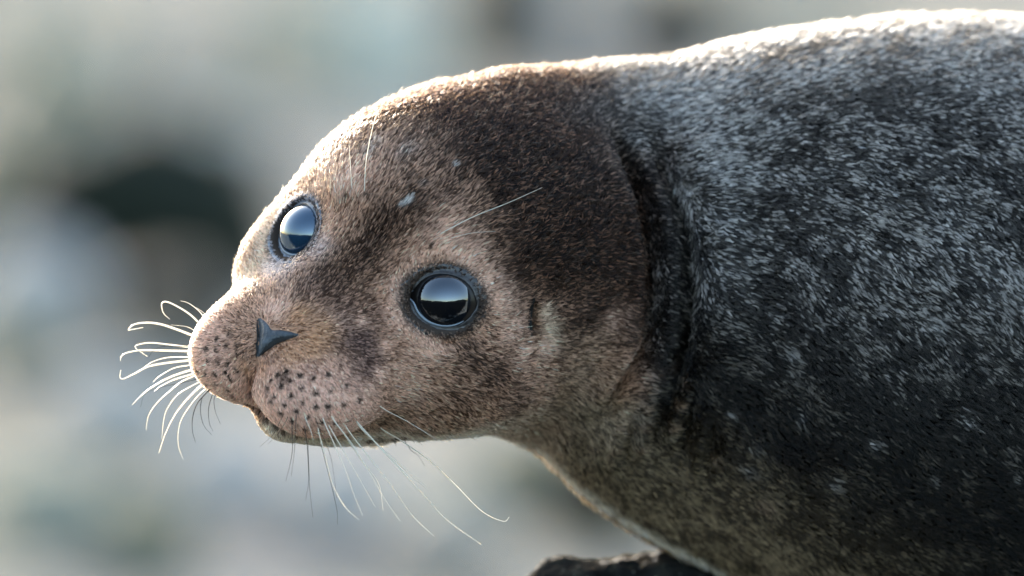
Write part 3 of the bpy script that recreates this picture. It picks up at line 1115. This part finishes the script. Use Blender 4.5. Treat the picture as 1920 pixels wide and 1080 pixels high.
MARKS = [  # picture point, radius, strength, coat
    (830, 452, 42, 0.9, TAN), (880, 480, 34, 0.8, TAN), (910, 525, 30, 0.75, TAN), (775, 480, 30, 0.5, TAN),
    (745, 545, 30, 0.7, TAN), (735, 600, 34, 0.6, TAN), (650, 345, 44, 0.85, TAN), (600, 335, 38, 0.7, TAN), (600, 430, 34, 0.6, TAN),
    (625, 300, 30, 0.5, TAN), (560, 320, 34, 0.6, SKY_TINT),
    (545, 490, 42, 0.85, SKY_TINT), (500, 440, 40, 0.85, PALE), (470, 510, 40, 0.85, PALE), (510, 500, 30, 0.7, SKY_TINT), (590, 395, 24, 0.6, SKY_TINT), (600, 465, 26, 0.5, SKY_TINT),  # pale far cheek and eye surround: sky light from the left painted in
    (770, 380, 48, 0.8, DARKB), (715, 425, 46, 0.85, DARKB), (675, 480, 44, 0.85, DARKB), (640, 525, 36, 0.7, DARKB), (575, 545, 36, 0.5, PURPLE),
    (610, 505, 26, 0.5, DARKB),
    (520, 580, 26, 0.85, TAN), (560, 590, 26, 0.8, ORANGE), (610, 620, 30, 0.8, ORANGE), (585, 650, 24, 0.7, ORANGE), (545, 665, 30, 0.6, ORANGE), (640, 600, 22, 0.4, TAN),
    (675, 640, 40, 0.9, PURPLE), (690, 690, 36, 0.85, PURPLE), (640, 575, 36, 0.5, PURPLE), (700, 585, 26, 0.5, PURPLE),
    (676, 603, 12, 0.7, TAN), (722, 650, 13, 0.7, TAN), (712, 700, 16, 0.9, TAN), (690, 725, 13, 0.7, TAN), (750, 690, 22, 0.5, TAN),
    (880, 665, 36, 0.75, DARKB), (930, 700, 46, 0.75, DARKB), (965, 750, 44, 0.6, DARKB), (850, 740, 40, 0.4, DARKB),
    (940, 560, 30, 0.7, TAN), (955, 610, 30, 0.75, TAN), (975, 660, 24, 0.6, TAN), (800, 660, 34, 0.6, TAN), (760, 730, 40, 0.6, TAN),
    (1018, 585, 14, 0.9, PALE), (1026, 615, 18, 0.85, PALE), (1030, 640, 16, 0.7, PALE), (1016, 655, 22, 0.6, TAN), (1150, 600, 26, 0.5, TAN), (1090, 690, 50, 0.55, JAW), (1050, 740, 55, 0.7, JAW), (1120, 640, 40, 0.4, JAW), (980, 790, 60, 0.75, JAW), (1040, 800, 50, 0.6, JAW),
    (996, 572, 7, 0.95, SPOT), (993, 590, 7, 0.95, SPOT), (993, 608, 7, 0.95, SPOT), (994, 622, 5, 0.8, SPOT),
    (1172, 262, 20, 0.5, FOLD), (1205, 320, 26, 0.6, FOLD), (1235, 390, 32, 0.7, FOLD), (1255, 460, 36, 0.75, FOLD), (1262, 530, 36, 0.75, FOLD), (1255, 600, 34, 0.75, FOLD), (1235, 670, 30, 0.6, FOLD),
    (455, 768, 12, 0.9, CHIN), (475, 785, 14, 0.95, CHIN), (505, 803, 15, 0.95, CHIN), (540, 820, 14, 0.95, CHIN), (590, 832, 11, 0.95, CHIN), (640, 832, 9, 0.9, CHIN),
    (474, 712, 11, 0.8, PURPLE), (470, 738, 10, 0.8, PURPLE), (440, 742, 12, 0.6, PURPLE), (500, 745, 10, 0.4, PURPLE), (493, 690, 14, 0.5, ORANGE), (462, 690, 12, 0.4, ORANGE), (630, 815, 26, 0.55, ORANGE), (570, 815, 18, 0.4, ORANGE),  # purple-brown marks paint the shading in the groove between the pads
    (535, 700, 10, 0.5, SPOT), (528, 710, 8, 0.5, SPOT),
    (1213, 730, 9, 0.6, JAW), (1209, 765, 9, 0.7, JAW), (1206, 800, 9, 0.7, JAW), (1200, 840, 9, 0.6, JAW), (1284, 720, 8, 0.6, JAW), (1272, 760, 9, 0.7, JAW), (1262, 800, 9, 0.6, JAW), (1160, 800, 9, 0.6, JAW), (1150, 845, 9, 0.6, JAW),
    (462, 757, 6.5, 0.85, SPOT), (474, 763, 6.5, 0.85, SPOT), (486, 772, 6.5, 0.85, SPOT), (500, 784, 6.5, 0.85, SPOT), (516, 796, 6.5, 0.8, SPOT), (534, 807, 6.5, 0.7, SPOT), (556, 816, 5, 0.5, SPOT), (440, 752, 5, 0.7, SPOT),
    (690, 822, 9, 0.8, SPOT), (712, 820, 9, 0.85, SPOT), (735, 818, 9, 0.85, SPOT), (757, 815, 8, 0.7, SPOT),
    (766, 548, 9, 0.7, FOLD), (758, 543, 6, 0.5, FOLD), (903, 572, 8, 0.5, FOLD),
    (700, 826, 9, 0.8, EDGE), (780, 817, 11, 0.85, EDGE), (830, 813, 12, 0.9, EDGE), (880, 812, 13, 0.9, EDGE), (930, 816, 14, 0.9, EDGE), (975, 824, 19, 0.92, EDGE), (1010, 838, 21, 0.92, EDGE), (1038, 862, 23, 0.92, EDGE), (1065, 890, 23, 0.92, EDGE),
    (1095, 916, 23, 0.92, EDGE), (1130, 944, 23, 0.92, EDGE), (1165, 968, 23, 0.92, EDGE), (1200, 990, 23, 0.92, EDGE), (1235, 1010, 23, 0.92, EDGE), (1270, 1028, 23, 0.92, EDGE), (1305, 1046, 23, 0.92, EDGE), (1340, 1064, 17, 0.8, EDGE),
    (730, 780, 40, 0.6, JAW), (850, 800, 60, 0.55, JAW),
    (745, 818, 18, 0.9, DARKB), (705, 818, 14, 0.9, DARKB), (780, 808, 18, 0.6, DARKB),
    (746, 389, 3.6, 0.9, WHITE), (753, 385, 4.6, 0.95, WHITE), (761, 379, 4.6, 0.95, WHITE), (768, 373, 3.4, 0.8, WHITE), (788, 350, 6, 0.5, SILVER),
    (700, 272, 16, 0.5, SILVER), (690, 290, 14, 0.4, SILVER), (760, 287, 18, 0.4, SILVER), (850, 312, 4, 0.9, WHITE),
    (1335, 230, 60, 0.6, SILVER), (1352, 320, 54, 0.7, SILVER), (1348, 420, 46, 0.7, SILVER), (1350, 510, 40, 0.5, SILVER), (1360, 150, 80, 0.7, SILVER), (1450, 240, 40, 0.5, SILVER), (1500, 125, 50, 0.5, SILVER), (1250, 200, 60, 0.5, SILVER), (1420, 330, 26, 0.5, SILVER),
    (1190, 260, 20, 0.5, SILVER),
    (1830, 170, 46, 0.4, SILVER), (1780, 420, 60, 0.4, SILVER), (1880, 520, 60, 0.4, SILVER), (1540, 330, 24, 0.5, SILVER), (1640, 330, 30, 0.3, SILVER),
    (1755, 612, 16, 0.7, SILVER), (1630, 830, 13, 0.8, SILVER), (1810, 788, 18, 0.6, SILVER), (1415, 838, 10, 0.4, SILVER), (1365, 770, 12, 0.5, SILVER),
    (1500, 778, 12, 0.4, SILVER), (1480, 665, 14, 0.5, SILVER), (1450, 590, 18, 0.4, SILVER), (1400, 880, 14, 0.4, SILVER), (1560, 905, 12, 0.4, SILVER), (1750, 900, 14, 0.3, SILVER),
    (1660, 700, 12, 0.3, SILVER), (1900, 900, 14, 0.3, SILVER), (1340, 860, 12, 0.5, JAW), (1430, 950, 18, 0.4, JAW),
]
SPOTS = zoomed([(1010, 465), (960, 485), (1085, 490), (1160, 505), (1245, 485), (925, 515), (1030, 520), (980, 550), (1095, 560), (1175, 590), (1255, 580),
                (1345, 545), (905, 560), (945, 605), (1035, 605), (1100, 640), (1175, 665), (1245, 665), (1330, 655), (1420, 630), (1000, 655), (1065, 690),
                (975, 700), (1130, 725), (1210, 750), (1280, 755), (1360, 745), (1040, 745), (925, 635), (1110, 790), (1200, 800),
                (690, 260), (625, 290), (675, 325), (740, 325), (740, 370), (620, 350), (565, 340), (630, 415), (685, 425), (570, 410), (735, 460),
                (515, 470), (560, 480), (615, 485), (685, 490), (620, 540), (565, 545), (685, 570), (590, 585), (700, 510), (670, 470)], 200, 540)
SPOTS += zoomed([(680, 668), (795, 655), (1160, 935)], 420, 150)


def to_px(P):
    k = D / (D + P[:, 1])
    return 960 + P[:, 0] * k, 540 - P[:, 2] * k


def coat(P, N):
    """dark colour, light colour, share of light hairs, length factor at surface points"""
    n = len(P)
    q = (P - HM) @ HB.T
    C = {k: (np.array(a), np.array(b), c) for k, (a, b, c) in COATS.items()}
    A = np.tile(C['face'][0], (n, 1)); B = np.tile(C['face'][1], (n, 1)); p = np.full(n, C['face'][2]); Ln = np.full(n, 1.05)

    def mix(w, c):
        nonlocal A, B, p
        A = A + (np.array(c[0]) - A) * w[:, None]; B = B + (np.array(c[1]) - B) * w[:, None]; p = p + (c[2] - p) * w
    nz = fbm(P, 120, 3) - 0.5
    n2 = fbm(P, 40, 9) - 0.5
    # crown and back of the head
    back = sm(-60, -200, q[:, 0] + 0.55 * q[:, 2] * 0 + 90 * nz - 0.35 * np.abs(q[:, 1]) * 0)
    high = sm(-120, 85, q[:, 2] + 0.12 * -q[:, 0] + 120 * nz)
    crown = np.maximum(sm(30, -165, q[:, 0] + 110 * nz + 60 * n2) * high, 0.95 * sm(-120, -280, q[:, 0] + 110 * nz + 60 * n2) * sm(-190, -90, q[:, 2] + 120 * nz))
    mix(crown, COATS['crown'])
    Ln -= 0.10 * crown
    # chin and throat
    mix(sm(-235, -300, q[:, 2]) * sm(-500, -300, q[:, 0]), COATS['chin'])
    mix(sm(-215, -265, q[:, 2]) * sm(-40, -140, q[:, 0]) * 0.8, JAW)
    # muzzle pads
    pad = np.zeros(n)
    for sgn in (1, -1):
        d = (q - np.array([235, 95 * sgn, -165])) / np.array([110, 120, 95])
        pad = np.maximum(pad, sm(1.25, 0.8, np.sqrt((d * d).sum(1))))
    mix(pad, COATS['pad']); Ln *= 1 - 0.42 * pad
    Ln *= 1 - 0.35 * sm(40, 160, q[:, 0]) * (1 - pad)
    # body
    px, py = to_px(P)
    body = sm(1030, 1330, px + 170 * nz + 90 * n2) * sm(420, 200, py) 
    body = np.maximum(body, sm(1190, 1300, px + 60 * nz + 60 * n2 + 0.10 * (py - 450))) 
    mix(body, COATS['back'])
    Ln = Ln * (1 - body) + 1.05 * body
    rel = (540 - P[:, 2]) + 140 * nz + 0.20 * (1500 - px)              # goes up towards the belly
    mix(body * sm(380, 860, rel), COATS['flank_shade'])
    hy = np.interp(px, [1000, 1100, 1200, 1300, 1400, 1600], [850, 925, 1000, 1045, 1110, 1200])
    mix(np.maximum(body, sm(1000, 1080, px)) * sm(330, 60, (hy - py) + 160 * nz) * sm(1900, 1450, px), COATS['belly'])
    mix(body * sm(190, 40, N[:, 2] * 0 + (py - np.interp(px, [1000, 1250, 1400, 1600, 1900], [118, 92, 57, 28, 16])) + 120 * n2) * 0.55, ((0.05, 0.045, 0.04), (0.50, 0.47, 0.44), 0.58))  # sunlit strip along the top of the back, painted paler
    p = np.clip(p + 1.1 * n2 * (0.3 + body) + 0.5 * nz * body, 0.03, 0.97)
    return A, B, p, Ln, mix_tools


mix_tools = None
MARK3 = []
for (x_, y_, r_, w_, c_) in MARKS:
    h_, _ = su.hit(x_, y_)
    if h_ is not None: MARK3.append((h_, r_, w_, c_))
SPOT3 = [h for h in (su.hit(x, y)[0] for x, y in SPOTS) if h is not None]


def coat_full(P, N):
    A, B, p, Ln, _ = coat(P, N)
    wob = (fbm(P, 26, 21, 2) - 0.5)
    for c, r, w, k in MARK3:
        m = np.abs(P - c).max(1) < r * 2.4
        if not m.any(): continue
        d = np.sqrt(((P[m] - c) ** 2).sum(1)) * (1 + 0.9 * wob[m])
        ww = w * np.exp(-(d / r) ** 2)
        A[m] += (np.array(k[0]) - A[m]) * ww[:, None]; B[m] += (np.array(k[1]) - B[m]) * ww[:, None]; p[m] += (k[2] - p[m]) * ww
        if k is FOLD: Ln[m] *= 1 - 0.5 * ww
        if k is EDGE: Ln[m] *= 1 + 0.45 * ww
    for k_, e in enumerate(EYES):
        r_ = eye_scale(P, e) * (1 + 0.25 * wob)
        ww = sm(1.48, 1.18, r_) * 0.85
        lid_ = ((0.012, 0.009, 0.008), (0.10, 0.075, 0.06), 0.3) if k_ == 0 else ((0.06, 0.065, 0.08), (0.32, 0.34, 0.40), 0.5)  # far lid fur also carries the painted sky blue
        A += (np.array(lid_[0]) - A) * ww[:, None]; B += (np.array(lid_[1]) - B) * ww[:, None]; p += (lid_[2] - p) * ww
    for i, c in enumerate(SPOT3):
        r = 5.6 + 2.0 * ((i * 7) % 5) / 5
        m = np.abs(P - c).max(1) < r * 3
        d = np.sqrt(((P[m] - c) ** 2).sum(1))
        ww = np.exp(-(d / r) ** 4) * 0.92
        A[m] += (np.array(SPOT[0]) - A[m]) * ww[:, None]; B[m] += (np.array(SPOT[1]) - B[m]) * ww[:, None]; Ln[m] *= 1 - 0.6 * ww
    return A, B, np.clip(p, 0, 1), Ln


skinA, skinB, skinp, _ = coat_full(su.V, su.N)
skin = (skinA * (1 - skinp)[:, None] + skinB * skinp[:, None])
skin *= 0.35 + 0.6 * sm(0.08, 0.4, skin.mean(1))[:, None]
for e in EYES:
    k_ = sm(1.75, 1.3, eye_scale(su.V, e))[:, None]
    skin = skin * (1 - k_) + np.array([0.045, 0.034, 0.028]) * k_
at = body_me.attributes.new('coat', 'FLOAT_COLOR', 'POINT')
at.data.foreach_set('color', np.concatenate([skin, np.ones((len(skin), 1))], 1).astype(np.float32).ravel())
body_me.materials.append(MAT['skin'])


# ---------------------------------------------------------------- fur: short hairs in small tufts
def in_poly(x, y, poly):
    c = np.zeros(len(x), bool)
    n = len(poly)
    for i in range(n):
        (x0, y0), (x1, y1) = poly[i], poly[i - 1]
        k = ((y0 > y) != (y1 > y)) & (x < (x1 - x0) * (y - y0) / ((y1 - y0) if y1 != y0 else 1e-9) + x0)
        c ^= k
    return c


def make_fur():
    Vv, N, Qq = su.V, su.N, su.Q
    T = np.concatenate([Qq[:, [0, 1, 2]], Qq[:, [0, 2, 3]]])
    a, b, c = Vv[T[:, 0]], Vv[T[:, 1]], Vv[T[:, 2]]
    area = 0.5 * np.linalg.norm(np.cross(b - a, c - a), axis=1)
    ctr = (a + b + c) / 3
    px, py = to_px(ctr)
    n = N[T].mean(1)
    view = ctr - np.array([0, -D, 0]); view /= np.linalg.norm(view, axis=1, keepdims=True)
    facing = -(view * n).sum(1)
    head = sm(1240, 1150, px)
    dens = (0.056 + 0.036 * head)
    dens = dens * np.where(facing > -0.45, 1.0, 0.12)
    dens[(px > 2010) | (py > 1150) | (py < -90)] = 0
    wgt = area * dens
    total = int(wgt.sum())
    cum = np.cumsum(wgt)
    k = np.searchsorted(cum, RNG.random(total) * cum[-1])
    r1, r2 = np.sqrt(RNG.random(total)), RNG.random(total)
    w0, w1, w2 = (1 - r1), r1 * (1 - r2), r1 * r2
    P = w0[:, None] * a[k] + w1[:, None] * b[k] + w2[:, None] * c[k]
    Nn = w0[:, None] * N[T[k, 0]] + w1[:, None] * N[T[k, 1]] + w2[:, None] * N[T[k, 2]]
    Nn /= np.linalg.norm(Nn, axis=1, keepdims=True)
    # bare skin: eyes, lids, nose
    keep = np.ones(total, bool)
    for e in EYES:
        dn = -((P - e['p']) @ e['e2']) / EH
        keep &= eye_scale(P, e) > 1.10 + 0.10 * np.clip(dn, 0, 1) + 0.02 * RNG.normal(size=total)
    px, py = to_px(P)
    keep &= ~(in_poly(px, py, NOSE) & (P[:, 1] < 50))
    ear = np.array(su.hit(995, 590)[0])
    keep &= ~((np.abs(px - 994.5) < 5.5) & (np.abs(py - 590) < 30) & (np.linalg.norm(P - ear, axis=1) < 50))
    P, Nn = P[keep], Nn[keep]
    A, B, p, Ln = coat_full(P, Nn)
    total = len(P)
    # lie of the hair: back from the nose, then along the body and down
    q = (P - HM) @ HB.T
    tip = hp(265, 0, -80)
    dh = P - tip; dh /= np.linalg.norm(dh, axis=1, keepdims=True)
    px, py = to_px(P)
    slope = np.interp(px, [1150, 1350, 1650, 1950], [-0.10, -0.40, -0.85, -1.15]) * sm(1250, 450, py)
    db = np.stack([np.ones(total), 0.25 * np.ones(total), slope - 0.25 * sm(300, 0, py) * 0], 1); db /= np.linalg.norm(db, axis=1, keepdims=True)
    dh = dh + (sm(40, -120, q[:, 2]) * sm(120, 0, q[:, 0]) * sm(1000, 900, px))[:, None] * np.array([0, 0, -0.45])
    near_eye = np.zeros(total)
    for e in EYES:
        q_ = P - e['p']; q_ = q_ - np.outer(q_ @ e['a'], e['a'])
        r_ = eye_scale(P, e)
        w_ = sm(2.3, 1.25, r_)
        near_eye = np.maximum(near_eye, w_)
        dh = dh + 1.5 * w_[:, None] * q_ / (np.linalg.norm(q_, axis=1, keepdims=True) + 1e-6)
    wb = sm(1090, 1230, px)[:, None]
    dd = dh * (1 - wb) + db * wb
    cr = sm(-60, -180, q[:, 0]) * sm(-110, 0, q[:, 2])
    jit = 0.15 + 0.25 * cr * (1 - wb[:, 0])
    sw = np.stack([fbm(P, 55, 31 + i, 2) - 0.5 for i in range(3)], 1)
    dd = dd + sw * 0.7 + RNG.normal(size=(total, 3)) * jit[:, None]
    Tt = dd - Nn * (dd * Nn).sum(1, keepdims=True)
    Tt /= np.linalg.norm(Tt, axis=1, keepdims=True) + 1e-9
    Bt = np.cross(Nn, Tt)
    bodyw = wb[:, 0]
    m = np.where(bodyw > 0.5, 5, 4)                             # hairs in each tuft
    tr = 2.1 + 0.4 * bodyw                                        # tuft radius
    L0 = (11.5 + 2.5 * bodyw) * Ln * (1 - 0.62 * near_eye) * RNG.uniform(0.75, 1.2, total)
    lift = 0.48 + 0.16 * cr * (1 - bodyw) - 0.10 * bodyw + RNG.normal(size=total) * 0.07
    light = RNG.random(total) < p
    shade = RNG.lognormal(0, 0.22, total)
    soft = np.where(light, 1 - 0.5 * RNG.random(total) ** 1.5, 0.20 * RNG.random(total) ** 1.5)
    base = (A + (B - A) * soft[:, None]) * shade[:, None]
    rep = np.repeat(np.arange(total), m)
    nh = len(rep)
    ang = RNG.random(nh) * 2 * np.pi; rr = np.sqrt(RNG.random(nh)) * tr[rep]
    off = (np.cos(ang) * rr)[:, None] * Tt[rep] + (np.sin(ang) * rr)[:, None] * Bt[rep]
    guard = (RNG.random(nh) < 0.002 + 0.05 * p[rep]) & (q[rep, 0] < 150)
    L = L0[rep] * RNG.uniform(0.8, 1.15, nh) * np.where(guard, 1.30, 1.0)
    lf = np.clip(lift[rep] + RNG.normal(size=nh) * 0.06 + 0.22 * guard, 0.1, 1.1)
    pts = np.empty((nh, 4, 3), np.float32)
    cl = 0.45
    for i, s_ in enumerate((0.0, 0.34, 0.68, 1.0)):
        along = L * (0.62 * s_ + 0.34 * s_ * s_)
        up = L * lf * (1.25 * s_ - 0.45 * s_ * s_) * (1.0 if True else 0) - (1.6 if i == 0 else 0)
        pts[:, i] = P[rep] + off * (1 - cl * s_)[..., None] if np.ndim(s_) else P[rep] + off * (1 - cl * s_)
        pts[:, i] += Tt[rep] * along[:, None] + Nn[rep] * up[:, None]
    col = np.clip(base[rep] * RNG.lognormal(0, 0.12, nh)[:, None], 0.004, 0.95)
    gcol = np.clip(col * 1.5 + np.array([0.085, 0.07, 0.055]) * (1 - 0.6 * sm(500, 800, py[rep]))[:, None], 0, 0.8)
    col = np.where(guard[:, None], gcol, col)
    cv = bpy.data.hair_curves.new('fur')
    cv.add_curves([4] * nh)
    cv.position_data.foreach_set('vector', (pts.reshape(-1, 3) * S).astype(np.float32).ravel())
    ra = cv.attributes.get('radius') or cv.attributes.new('radius', 'FLOAT', 'POINT')
    r0 = ((0.80 + 0.16 * bodyw[rep]) * np.where(guard, 0.62, 1.0))[:, None] * np.array([1.0, 0.95, 0.7, 0.22])[None]
    ra.data.foreach_set('value', (r0 * S).astype(np.float32).ravel())
    ca = cv.attributes.new('hair_color', 'FLOAT_COLOR', 'CURVE')
    ca.data.foreach_set('color', np.concatenate([col, np.ones((nh, 1))], 1).astype(np.float32).ravel())
    o = bpy.data.objects.new('fur', cv)
    COL.objects.link(o)
    o.parent = seal
    o['kind'] = 'stuff'
    cv.materials.append(MAT['fur'])
    return o


make_fur()
